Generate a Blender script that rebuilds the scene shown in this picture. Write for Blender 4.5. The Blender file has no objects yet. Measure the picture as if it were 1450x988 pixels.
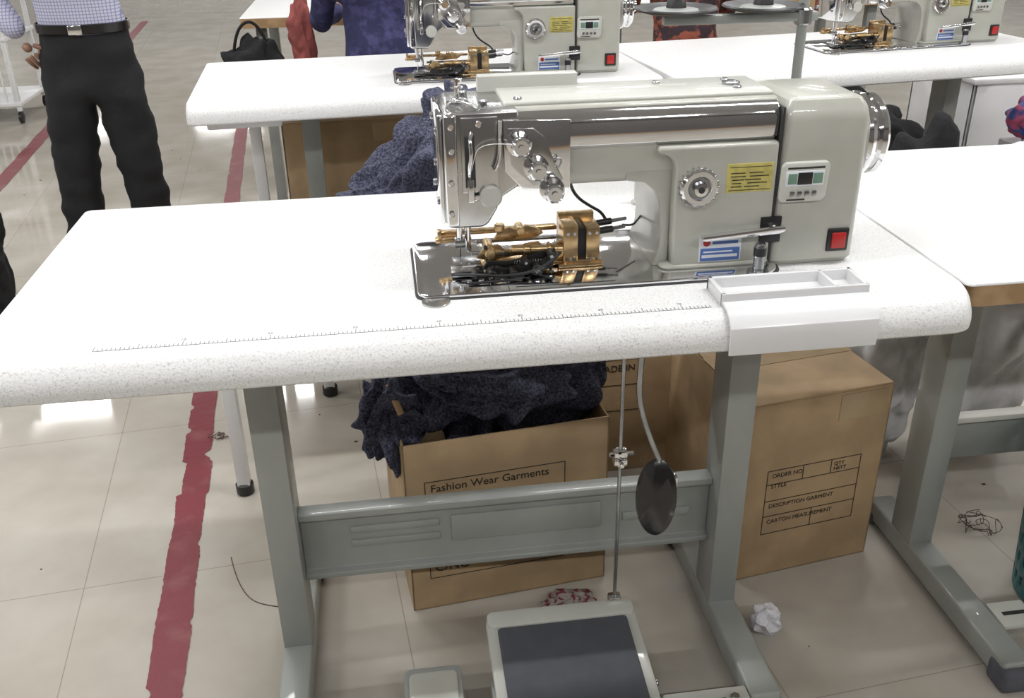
import bpy, bmesh, math, random
from mathutils import Vector, Matrix, noise
ZOOM=None
random.seed(7)
S=bpy.context.scene
COL=S.collection
# ------------------------------------------------------------------ materials
def mat(name,c,rough=.5,metal=0.,var=0.,vscale=8.,bump=0.,bscale=60.,c2=None,emit=0.,alpha=1.,coat=0.,trans=0.,lo=.4,hi=.6,detail=4.):
    m=bpy.data.materials.new(name); m.use_nodes=True
    nt=m.node_tree; b=nt.nodes['Principled BSDF']
    b.inputs['Base Color'].default_value=(*c,1); b.inputs['Roughness'].default_value=rough; b.inputs['Metallic'].default_value=metal
    b.inputs['Coat Weight'].default_value=coat; b.inputs['Coat Roughness'].default_value=.05
    b.inputs['Transmission Weight'].default_value=trans; b.inputs['Alpha'].default_value=alpha
    tc=nt.nodes.new('ShaderNodeTexCoord')
    if c2 is None and var>0: c2=tuple(max(0,x*(1-var)) for x in c)
    if c2 is not None:
        n=nt.nodes.new('ShaderNodeTexNoise'); n.inputs['Scale'].default_value=vscale; n.inputs['Detail'].default_value=detail
        r=nt.nodes.new('ShaderNodeValToRGB'); r.color_ramp.elements[0].position=lo; r.color_ramp.elements[1].position=hi
        r.color_ramp.elements[0].color=(*c,1); r.color_ramp.elements[1].color=(*c2,1)
        nt.links.new(tc.outputs['Object'],n.inputs['Vector']); nt.links.new(n.outputs['Fac'],r.inputs['Fac']); nt.links.new(r.outputs['Color'],b.inputs['Base Color'])
    if bump>0:
        n2=nt.nodes.new('ShaderNodeTexNoise'); n2.inputs['Scale'].default_value=bscale; n2.inputs['Detail'].default_value=3
        bp=nt.nodes.new('ShaderNodeBump'); bp.inputs['Strength'].default_value=bump; bp.inputs['Distance'].default_value=.01
        nt.links.new(tc.outputs['Object'],n2.inputs['Vector']); nt.links.new(n2.outputs['Fac'],bp.inputs['Height']); nt.links.new(bp.outputs['Normal'],b.inputs['Normal'])
    if emit>0:
        b.inputs['Emission Color'].default_value=(*c,1); b.inputs['Emission Strength'].default_value=emit
    return m
M={}
M['top']=mat('speckled_laminate',(.735,.735,.73),.38,c2=(.50,.50,.49),vscale=420,lo=.50,hi=.74,detail=2,bump=.12,bscale=300)
M['paint']=mat('machine_paint',(.44,.44,.39),.32,var=.06,vscale=20,coat=.4,bump=.02,bscale=500)
M['paintlt']=mat('machine_paint_light',(.53,.535,.49),.35,coat=.3,var=.05)
M['stand']=mat('stand_paint',(.30,.315,.295),.38,var=.12,vscale=6,coat=.2,bump=.03,bscale=200)
M['chrome']=mat('chrome',(.82,.82,.83),.08,1.,var=.06,vscale=12)
M['satin']=mat('satin_steel',(.58,.58,.57),.22,1.,var=.1,vscale=30)
M['steel']=mat('brushed_steel',(.42,.43,.44),.25,1.,var=.2,vscale=40)
M['gold']=mat('brass_parts',(.72,.51,.27),.26,.9,var=.3,vscale=70)
M['black']=mat('black_plastic',(.012,.012,.013),.4,var=.2)
M['rubber']=mat('grey_rubber',(.080,.085,.10),.7,var=.1,vscale=30,bump=.2,bscale=500)
M['dark']=mat('dark_gap',(.03,.03,.03),.6,var=.2)
M['card']=mat('cardboard',(.44,.31,.175),.75,var=.2,vscale=9,bump=.15,bscale=40)
M['tape']=mat('packing_tape',(.40,.29,.16),.15,var=.1,vscale=20,coat=.6)
M['ink']=mat('black_ink',(.03,.025,.02),.7,var=.2)
M['navy']=mat('heather_navy_knit',(.022,.025,.045),.95,c2=(.13,.135,.205),vscale=230,lo=.40,hi=.75,detail=3,bump=.12,bscale=150)
M['white']=mat('white_plastic',(.72,.72,.72),.35,var=.04)
M['tray']=mat('tray_plastic',(.72,.72,.73),.25,var=.03,coat=.3)
M['yellow']=mat('yellow_sticker',(.58,.51,.16),.3,.2,var=.2,vscale=80)
M['stw']=mat('white_sticker',(.68,.70,.74),.4,var=.05)
M['blue']=mat('blue_sticker',(.07,.15,.40),.4,var=.1)
M['red']=mat('red_switch',(.42,.02,.02),.3,var=.1,emit=.04)
M['green']=mat('green_lcd',(.16,.27,.20),.3,var=.1)
M['wood']=mat('plywood_edge',(.42,.28,.15),.5,c2=(.32,.20,.10),vscale=25)
M['top2']=mat('plain_laminate',(.75,.75,.74),.3,var=.04,vscale=200)
M['trouser']=mat('black_trousers',(.010,.010,.012),.85,var=.3,vscale=10,bump=.2,bscale=40)
M['skin']=mat('skin',(.26,.14,.09),.5,var=.1,vscale=30)
M['hair']=mat('hair',(.008,.007,.006),.5,var=.3,vscale=60,bump=.5,bscale=200)
M['leather']=mat('leather',(.012,.011,.011),.25,var=.2,coat=.3)
M['redcloth']=mat('coral_cloth',(.36,.095,.085),.9,var=.35,vscale=10,bump=.3)
M['bluecl']=mat('navy_print_cloth',(.020,.022,.075),.85,c2=(.05,.048,.14),vscale=22,lo=.5,hi=.6,bump=.2)
M['redprint']=mat('red_print_cloth',(.26,.07,.04),.85,c2=(.03,.015,.02),vscale=30,lo=.44,hi=.52,bump=.2)
M['blackcl']=mat('black_cloth',(.010,.010,.012),.9,var=.3,bump=.4,bscale=50)
M['whitecl']=mat('white_cloth',(.62,.62,.63),.4,var=.3,vscale=12,bump=.3,bscale=30)
M['turq']=mat('turquoise_plastic',(.05,.20,.21),.4,var=.1)
M['wallm']=mat('wall_paint',(.42,.42,.41),.7,var=.04,bump=.02)
M['walld']=mat('dark_wall_for_chrome',(.10,.09,.085),.6,var=.2,bump=.02)  # dark tone added to the unseen front wall so chrome reflects darker patches
M['ceil']=mat('ceiling_paint',(.42,.42,.42),.8,var=.04)
M['lamp']=mat('lamp_diffuser',(1,1,1),.5,emit=9.)
M['paper']=mat('crumpled_paper',(.70,.69,.73),.6,var=.15,vscale=50)
M['scrap']=mat('thread_scraps',(.10,.05,.045),.9,var=.4)
M['scrap2']=mat('fabric_scrap',(.30,.26,.24),.9,c2=(.16,.03,.03),vscale=90,lo=.5,hi=.54)
M['bluegr']=mat('patterned_cloth',(.7,.7,.7),.8,c2=(.06,.06,.08),vscale=60,lo=.5,hi=.55)
M['multi']=mat('multicolour_bag',(.06,.10,.35),.6,c2=(.5,.10,.20),vscale=30,lo=.48,hi=.54)
M['rulerink']=mat('ruler_ink',(.17,.17,.17),.6,var=.2)
M['rulernum']=mat('ruler_numeral_ink',(.35,.35,.35),.6,var=.1)
def shirt():
    m=bpy.data.materials.new('checked_shirt'); m.use_nodes=True; nt=m.node_tree; b=nt.nodes['Principled BSDF']; b.inputs['Roughness'].default_value=.8
    tc=nt.nodes.new('ShaderNodeTexCoord'); sp=nt.nodes.new('ShaderNodeSeparateXYZ'); nt.links.new(tc.outputs['Object'],sp.inputs[0])
    outs=[]
    for ax in ('X','Z'):
        a=nt.nodes.new('ShaderNodeMath'); a.operation='MULTIPLY'; a.inputs[1].default_value=110; nt.links.new(sp.outputs[ax],a.inputs[0])
        f=nt.nodes.new('ShaderNodeMath'); f.operation='FRACT'; nt.links.new(a.outputs[0],f.inputs[0])
        g=nt.nodes.new('ShaderNodeMath'); g.operation='LESS_THAN'; g.inputs[1].default_value=.28; nt.links.new(f.outputs[0],g.inputs[0]); outs.append(g)
    ad=nt.nodes.new('ShaderNodeMath'); ad.operation='MAXIMUM'; nt.links.new(outs[0].outputs[0],ad.inputs[0]); nt.links.new(outs[1].outputs[0],ad.inputs[1])
    mx=nt.nodes.new('ShaderNodeMix'); mx.data_type='RGBA'; mx.inputs[6].default_value=(.56,.56,.66,1); mx.inputs[7].default_value=(.28,.29,.46,1)
    nt.links.new(ad.outputs[0],mx.inputs[0]); nt.links.new(mx.outputs[2],b.inputs['Base Color']); return m
M['shirt']=shirt()
def floor_mat():
    m=bpy.data.materials.new('polished_tiles'); m.use_nodes=True; nt=m.node_tree; b=nt.nodes['Principled BSDF']
    b.inputs['Specular IOR Level'].default_value=.45
    tc=nt.nodes.new('ShaderNodeTexCoord'); mp=nt.nodes.new('ShaderNodeMapping')
    mp.inputs['Rotation'].default_value=(0,0,math.radians(-5.5)); mp.inputs['Location'].default_value=(.10,.02,0)
    nt.links.new(tc.outputs['Object'],mp.inputs[0])
    br=nt.nodes.new('ShaderNodeTexBrick'); br.offset=0; br.inputs['Scale'].default_value=1; br.inputs['Brick Width'].default_value=.6; br.inputs['Row Height'].default_value=.6
    br.inputs['Mortar Size'].default_value=.0011; br.inputs['Mortar Smooth'].default_value=.3
    br.inputs['Color1'].default_value=(.47,.44,.39,1); br.inputs['Color2'].default_value=(.455,.425,.375,1); br.inputs['Mortar'].default_value=(.30,.275,.24,1)
    nt.links.new(mp.outputs[0],br.inputs[0])
    n=nt.nodes.new('ShaderNodeTexNoise'); n.inputs['Scale'].default_value=5; n.inputs['Detail'].default_value=8; nt.links.new(tc.outputs['Object'],n.inputs['Vector'])
    r=nt.nodes.new('ShaderNodeValToRGB'); r.color_ramp.elements[0].position=.3; r.color_ramp.elements[0].color=(.82,.80,.77,1); r.color_ramp.elements[1].position=.7; r.color_ramp.elements[1].color=(1,1,1,1)
    nt.links.new(n.outputs['Fac'],r.inputs[0])
    mx=nt.nodes.new('ShaderNodeMix'); mx.data_type='RGBA'; mx.blend_type='MULTIPLY'; mx.inputs[0].default_value=1
    nt.links.new(br.outputs['Color'],mx.inputs[6]); nt.links.new(r.outputs[0],mx.inputs[7]); nt.links.new(mx.outputs[2],b.inputs['Base Color'])
    r2=nt.nodes.new('ShaderNodeMapRange'); r2.inputs['To Min'].default_value=.04; r2.inputs['To Max'].default_value=.12
    nt.links.new(n.outputs['Fac'],r2.inputs[0]); nt.links.new(r2.outputs[0],b.inputs['Roughness'])
    return m
M['floor']=floor_mat()
M['rtape']=mat('red_floor_tape',(.165,.018,.026),.45,c2=(.22,.07,.065),vscale=14,lo=.52,hi=.8,bump=.1)
# ------------------------------------------------------------------ helpers
def empty(name,loc=(0,0,0),rz=0):
    e=bpy.data.objects.new(name,None); e.location=loc; e.rotation_euler=(0,0,rz); e.empty_display_size=.05; COL.objects.link(e); return e
def finish(name,bm,m,parent=None,smooth=True,ang=35):
    bmesh.ops.recalc_face_normals(bm,faces=bm.faces[:])
    me=bpy.data.meshes.new(name); bm.to_mesh(me); bm.free()
    if smooth:
        for p in me.polygons: p.use_smooth=True
        me.set_sharp_from_angle(angle=math.radians(ang))
    if m is not None: me.materials.append(M[m] if isinstance(m,str) else m)
    o=bpy.data.objects.new(name,me); COL.objects.link(o)
    if parent: o.parent=parent
    return o
def box(name,x,y,z,m,parent=None,bev=.002,seg=2,rot=None):
    bm=bmesh.new(); bmesh.ops.create_cube(bm,size=1)
    c=Vector(((x[0]+x[1])/2,(y[0]+y[1])/2,(z[0]+z[1])/2)); s=(x[1]-x[0],y[1]-y[0],z[1]-z[0])
    for v in bm.verts: v.co=Vector((v.co.x*s[0],v.co.y*s[1],v.co.z*s[2]))
    if bev>0: bmesh.ops.bevel(bm,geom=bm.edges[:],offset=min(bev,min(map(abs,s))*.45),segments=seg,affect='EDGES',profile=.5)
    if rot is not None:
        R=Matrix.Rotation(rot[1],3,rot[0])
        for v in bm.verts: v.co=R@v.co
    for v in bm.verts: v.co+=c
    return finish(name,bm,m,parent)
def prism(name,pts,a,b,m,parent=None,axis='y',bev=.003,seg=2):
    bm=bmesh.new()
    def P(u,v,w):
        return {'y':(u,w,v),'x':(w,u,v),'z':(u,v,w)}[axis]
    A=[bm.verts.new(P(u,v,a)) for u,v in pts]; B=[bm.verts.new(P(u,v,b)) for u,v in pts]
    n=len(pts); bm.faces.new(A); bm.faces.new(B[::-1])
    for i in range(n): bm.faces.new((A[i],B[i],B[(i+1)%n],A[(i+1)%n]))
    bmesh.ops.recalc_face_normals(bm,faces=bm.faces[:])
    if bev>0: bmesh.ops.bevel(bm,geom=[e for e in bm.edges if e.calc_face_angle(0)>.5],offset=bev,segments=seg,affect='EDGES',profile=.5,clamp_overlap=True)
    return finish(name,bm,m,parent)
def lathe(name,prof,org,axis,m,parent=None,seg=32,sc=(1,1)):
    bm=bmesh.new(); rings=[]
    ax=Vector(axis).normalized(); t=Vector((0,0,1)) if abs(ax.z)<.9 else Vector((1,0,0))
    u=ax.cross(t).normalized(); w=ax.cross(u)
    for r,h in prof:
        if r<1e-6: rings.append([bm.verts.new(Vector(org)+ax*h)]); continue
        rings.append([bm.verts.new(Vector(org)+ax*h+u*(r*sc[0]*math.cos(2*math.pi*i/seg))+w*(r*sc[1]*math.sin(2*math.pi*i/seg))) for i in range(seg)])
    for A,B in zip(rings,rings[1:]):
        for i in range(seg):
            j=(i+1)%seg
            if len(A)==1 and len(B)==1: continue
            if len(A)==1: bm.faces.new((A[0],B[i],B[j]))
            elif len(B)==1: bm.faces.new((A[i],A[j],B[0]))
            else: bm.faces.new((A[i],A[j],B[j],B[i]))
    for R in (rings[0],rings[-1]):
        if len(R)>1: bm.faces.new(R)
    return finish(name,bm,m,parent)
def cyl(name,p0,p1,r,m,parent=None,seg=20,bev=None):
    p0=Vector(p0);p1=Vector(p1);L=(p1-p0).length; b=bev if bev is not None else min(r*.2,L*.2)
    return lathe(name,[(r-b,0),(r,b),(r,L-b),(r-b,L)],p0,p1-p0,m,parent,seg)
def tube(name,pts,r,m,parent=None,cyc=False,smooth=True):
    cu=bpy.data.curves.new(name,'CURVE'); cu.dimensions='3D'; cu.bevel_depth=r; cu.bevel_resolution=2; cu.resolution_u=6; cu.use_fill_caps=True
    sp=cu.splines.new('NURBS' if smooth else 'POLY'); sp.points.add(len(pts)-1)
    for i,p in enumerate(pts): sp.points[i].co=(*p,1)
    if smooth: sp.order_u=3; sp.use_endpoint_u=True
    sp.use_cyclic_u=cyc
    t=bpy.data.objects.new(name,cu); COL.objects.link(t)
    me=bpy.data.meshes.new_from_object(t.evaluated_get(bpy.context.evaluated_depsgraph_get()))
    bpy.data.objects.remove(t); bpy.data.curves.remove(cu)
    for p in me.polygons: p.use_smooth=True
    me.materials.clear(); me.materials.append(M[m])
    o=bpy.data.objects.new(name,me); COL.objects.link(o)
    if parent: o.parent=parent
    return o
def slab(name,x0,x1,y0,y1,levels,r,m,parent=None,n=8):
    out=[]
    rr=r if isinstance(r,(list,tuple)) else (r,)*4
    for (cx,cy,a0,q) in ((x0,y0,math.pi,rr[0]),(x1,y0,1.5*math.pi,rr[1]),(x1,y1,0,rr[2]),(x0,y1,.5*math.pi,rr[3])):
        ox=cx+q if cx==x0 else cx-q; oy=cy+q if cy==y0 else cy-q
        for i in range(n+1):
            a=a0+i/n*math.pi/2; out.append((ox+q*math.cos(a),oy+q*math.sin(a)))
    bm=bmesh.new(); rings=[]
    for z,f,b,s in levels:
        R=[]
        for x,y in out:
            X=x0+s+(x-x0)/(x1-x0)*(x1-x0-2*s); Y=y0+f+(y-y0)/(y1-y0)*(y1-y0-f-b); R.append(bm.verts.new((X,Y,z)))
        rings.append(R)
    N=len(out)
    for A,B in zip(rings,rings[1:]):
        for i in range(N): bm.faces.new((A[i],A[(i+1)%N],B[(i+1)%N],B[i]))
    bm.faces.new(rings[0]); bm.faces.new(rings[-1])
    return finish(name,bm,m,parent,ang=30)
def sl(z0,z1,b=.002): return [(z0,b,b,b),(z0+b,0,0,0),(z1-b,0,0,0),(z1-b*.3,b*.3,b*.3,b*.3),(z1,b,b,b)]
def merge_boxes(name,lst,m,parent=None):
    bm=bmesh.new()
    for x,y,z in lst:
        c=((x[0]+x[1])/2,(y[0]+y[1])/2,(z[0]+z[1])/2)
        mt=Matrix.Translation(c)@Matrix.Diagonal((x[1]-x[0],y[1]-y[0],z[1]-z[0],1))
        bmesh.ops.create_cube(bm,size=1,matrix=mt)
    return finish(name,bm,m,parent,smooth=False)
def heap(name,c,rad,seed,m,parent=None,sub=5,amp=.22,fold=.10,zmin=None,fs=2.0):
    # draped cloth: long, domain-warped folds over a rounded mass
    bm=bmesh.new(); bmesh.ops.create_icosphere(bm,subdivisions=sub,radius=1)
    R=Matrix.Rotation(seed*1.3,3,'Z')@Matrix.Rotation(seed*.7,3,'X')
    for v in bm.verts:
        d=v.co.normalized(); s=Vector((seed*3.1,seed*1.7,seed*.9))
        w=Vector((noise.noise(d*1.1+s),noise.noise(d*1.1+s+Vector((5,0,0))),noise.noise(d*1.1+s+Vector((0,7,0)))))
        q=R@d
        ph=(q.y*5.5+w.x*7+q.x*1.2)*fs*.9
        r1=(.5+.5*math.sin(ph))**1.6
        q2=R@Vector((d.z,d.x,d.y)); ph2=(q2.y*9+w.y*10+q2.x*2)*fs*.8
        r2=(.5+.5*math.sin(ph2))**2
        msk=.5+.5*noise.noise(d*2.2+s)*1.6
        k=1+amp*noise.noise(d*1.8+s)*1.6+fold*(r1-.4)*(.4+msk)+fold*.45*(r2-.4)*(1.2-msk)
        P=Vector((d.x*rad[0],d.y*rad[1],d.z*rad[2]))*k+Vector(c)
        if zmin is not None and P.z<zmin: P.z=zmin
        v.co=P
    return finish(name,bm,m,parent,ang=180)
def skinbody(name,verts,edges,assign,mats,parent,root=0,sub=2):
    me=bpy.data.meshes.new(name); me.from_pydata([v[0] for v in verts],edges,[])
    o=bpy.data.objects.new(name,me); COL.objects.link(o)
    o.modifiers.new('s','SKIN'); s=o.modifiers.new('ss','SUBSURF'); s.levels=sub; s.render_levels=sub
    for i,v in enumerate(verts):
        r=v[1]; me.skin_vertices[0].data[i].radius=(r,r) if not isinstance(r,tuple) else r
        me.skin_vertices[0].data[i].use_root=(i==root)
    dg=bpy.context.evaluated_depsgraph_get(); m2=bpy.data.meshes.new_from_object(o.evaluated_get(dg))
    bpy.data.objects.remove(o)
    for p in m2.polygons: p.use_smooth=True
    m2.materials.clear()
    for m in mats: m2.materials.append(M[m])
    for p in m2.polygons: p.material_index=assign(p.center)
    o=bpy.data.objects.new(name,m2); COL.objects.link(o); o.parent=parent; return o
def clone(src,loc,rz=0):
    e=empty(src.name.split('.')[0],loc,rz)
    for c in src.children:
        o=bpy.data.objects.new(c.name,c.data); COL.objects.link(o); o.parent=e; o.matrix_local=c.matrix_local.copy()
    return e
def text(name,body,size,loc,rot,m,parent):
    cu=bpy.data.curves.new(name,'FONT'); cu.body=body; cu.size=size; cu.extrude=.0003
    t=bpy.data.objects.new(name,cu); COL.objects.link(t)
    me=bpy.data.meshes.new_from_object(t.evaluated_get(bpy.context.evaluated_depsgraph_get()))
    bpy.data.objects.remove(t); me.materials.clear(); me.materials.append(M[m])
    o=bpy.data.objects.new(name,me); COL.objects.link(o); o.parent=parent; o.location=loc; o.rotation_euler=rot; return o
FRONT=(math.pi/2,0,0)
# ------------------------------------------------------------------ room
X0,X1,Y0,Y1,ZC=-6,8,-4,20,2.9
box('floor',(X0,X1),(Y0,Y1),(-.1,0),'floor',bev=0)
box('ceiling',(X0,X1),(Y0,Y1),(ZC,ZC+.1),'ceil',bev=0)
box('wall_left',(X0-.1,X0),(Y0,Y1),(0,ZC),'wallm',bev=0)
box('wall_right',(X1,X1+.1),(Y0,Y1),(0,ZC),'wallm',bev=0)
box('wall_back',(X0,X1),(Y1,Y1+.1),(0,ZC),'wallm',bev=0)
box('wall_front',(X0,X1),(Y0-.1,Y0),(0,ZC),'walld',bev=0)
for nm,xx,yy in (('baseboard_left',(X0,X0+.015),(Y0,Y1)),('baseboard_right',(X1-.015,X1),(Y0,Y1)),('baseboard_back',(X0,X1),(Y1-.015,Y1)),('baseboard_front',(X0,X1),(Y0,Y0+.015))):
    box(nm,xx,yy,(0,.1),'wood',bev=.002)
first=None
for yy in (-2.6,0.1,2.2,6.6,11,17.2):
    for xx in (-4.4,-2.35,-.25,1.8,3.9,6.0):
        e=empty('ceiling_light',(xx,yy,ZC))
        if first is None:
            a=box('housing',(-.62,.62),(-.08,.08),(-.05,-.001),'white',e,bev=.004)
            b=box('diffuser',(-.6,.6),(-.05,.05),(-.062,-.0505),'lamp',e,bev=.003); first=(a.data,b.data)
        else:
            for nm,d in (('housing',first[0]),('diffuser',first[1])):
                o=bpy.data.objects.new(nm,d); COL.objects.link(o); o.parent=e
        l=bpy.data.lights.new('tube_light','AREA'); l.shape='RECTANGLE'; l.size=1.2; l.size_y=.10; l.energy=28 if yy<6 else 32; l.color=(1,1,1)
        lo=bpy.data.objects.new('tube_light',l); lo.location=(0,0,-.068); lo.parent=e; COL.objects.link(lo)
# ------------------------------------------------------------------ red floor tape
def tape(a,w,y0,y1,seed):
    bm=bmesh.new(); n=int((y1-y0)/.008); prev=None
    for i in range(n+1):
        y=y0+(y1-y0)*i/n; x=a-.0813*y
        def jag(o):
            v=noise.noise(Vector((y*6,seed+o,0)))*.005+noise.noise(Vector((y*80,seed+o,2)))*.003
            t=noise.noise(Vector((y*17,seed+o,9)))
            return v-(.05*max(0,t-.35))
        tear=jag(0); tl=-jag(5)
        if .86<y<1.0 and seed==1: tl+=.012; tear+=.006
        A=bm.verts.new((x-w/2+tl,y,.0015)); B=bm.verts.new((x+w/2+tear,y,.0015))
        if prev: bm.faces.new((prev[0],prev[1],B,A))
        prev=(A,B)
    return finish('floor_tape',bm,'rtape')
tape(.0737,.064,-.6,5.6,1)
tape(-.9796,.07,.5,9,2)
# ------------------------------------------------------------------ sewing tables
def tabletop(e,W=1.226,D=.584,m='top',wood=False):
    L=[(.712,.006,.003,.003),(.716,.001,0,0),(.722,0,0,0)]
    for i in range(1,11):
        a=i/10*math.pi/2; L.append((.722+.038*math.sin(a),.034*(1-math.cos(a)),.006*(1-math.cos(a)),.003*(1-math.cos(a))))
    slab('table_top',0,W,0,D,L,(.02,.035,.012,.012),m,e)
def stand(e,xl=.259,xr=1.014,yl=.283,f0=.06,f1=.56,bar=True):
    for k,x in enumerate((xl,xr)):
        w=.048; nm='_%d'%(k+1)
        o=prism('column'+nm,[(x,yl),(x+w,yl),(x+w,yl+.075),(x+w-.004,yl+.075),(x+w-.004,yl+.005),(x+.004,yl+.005),(x+.004,yl+.075),(x,yl+.075)],.052,.702,'stand',e,axis='z',bev=.0015)
        box('column_post'+nm,(x+.006,x+w-.006),(yl+.012,yl+.070),(.052,.702),'stand',e,bev=.002)
        box('top_bracket'+nm,(x-.012,x+w+.012),(yl-.12,yl+.2),(.700,.712),'stand',e,bev=.002)
        box('foot'+nm,(x-.002,x+w+.002),(f0,f1),(.012,.056),'stand',e,bev=.006,seg=3)
        for yy in (f0+.012,f1-.03):
            box('foot_cap'+nm,(x-.006,x+w+.006),(yy-.018,yy+.022),(0,.040),'rubber',e,bev=.008,seg=3)
    if bar:
        pr=[(.335,.165),(.318,.168),(.318,.178),(.330,.182),(.330,.284),(.316,.290),(.316,.302),(.345,.304),(.345,.165)]
        prism('crossbar',[(y,z) for y,z in pr],xl+.048,xr,'stand',e,axis='x',bev=.0015)
        for a,b,z0,z1 in ((xl+.13,xl+.28,.222,.236),(xl+.13,xl+.28,.250,.264),(xl+.30,xl+.56,.215,.268),(xl+.60,xl+.72,.222,.24)):
            box('embossed_panel',(a,b),(.3265,.331),(z0,z1),'stand',e,bev=.0015)
t1=empty('sewing_table'); tabletop(t1); stand(t1)
ticks=[((.145,.881),(.0340,.0347),(.7598,.7604))]
for i in range(148):
    x=.145+i*.005; L=.012 if i%10==0 else (.008 if i%2==0 else .006)
    ticks.append(((x-.0004,x+.0004),(.034,.034+L),(.7598,.7604)))
merge_boxes('printed_ruler',ticks,'rulerink',t1)
for i in range(1,8):
    text('ruler_number',str(i*10),.0065,(.145+i*.1-.004,.048,.7603),(0,0,0),'rulernum',t1)
tr=empty('organiser_tray')
prof=[(-.004,.710),(-.006,.73),(-.004,.746),(.004,.757),(.018,.7645),(.034,.767),(.034,.7605),(.020,.7603),(.008,.754),(-.001,.742),(-.001,.710)]
prism('front_cover',prof,.894,1.084,'tray',tr,axis='x',bev=.0008)
merge_boxes('compartment_floor',[((.898,1.080),(.034,.088),(.7605,.7625))],'tray',tr)
for nm,x,y in (('wall_rear',(.893,1.085),(.086,.092)),('wall_side_1',(.893,.899),(.034,.092)),('wall_side_2',(1.079,1.085),(.034,.092)),('divider',(1.040,1.045),(.034,.090)),('wall_near',(.893,1.085),(.033,.038))):
    box(nm,x,y,(.7605,.777),'tray',tr,bev=.001)
for i in range(5): cyl('peg_hole',(.925+i*.02,.0655,.7626),(.925+i*.02,.0655,.7632),.0015,'dark',tr,8)
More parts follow.
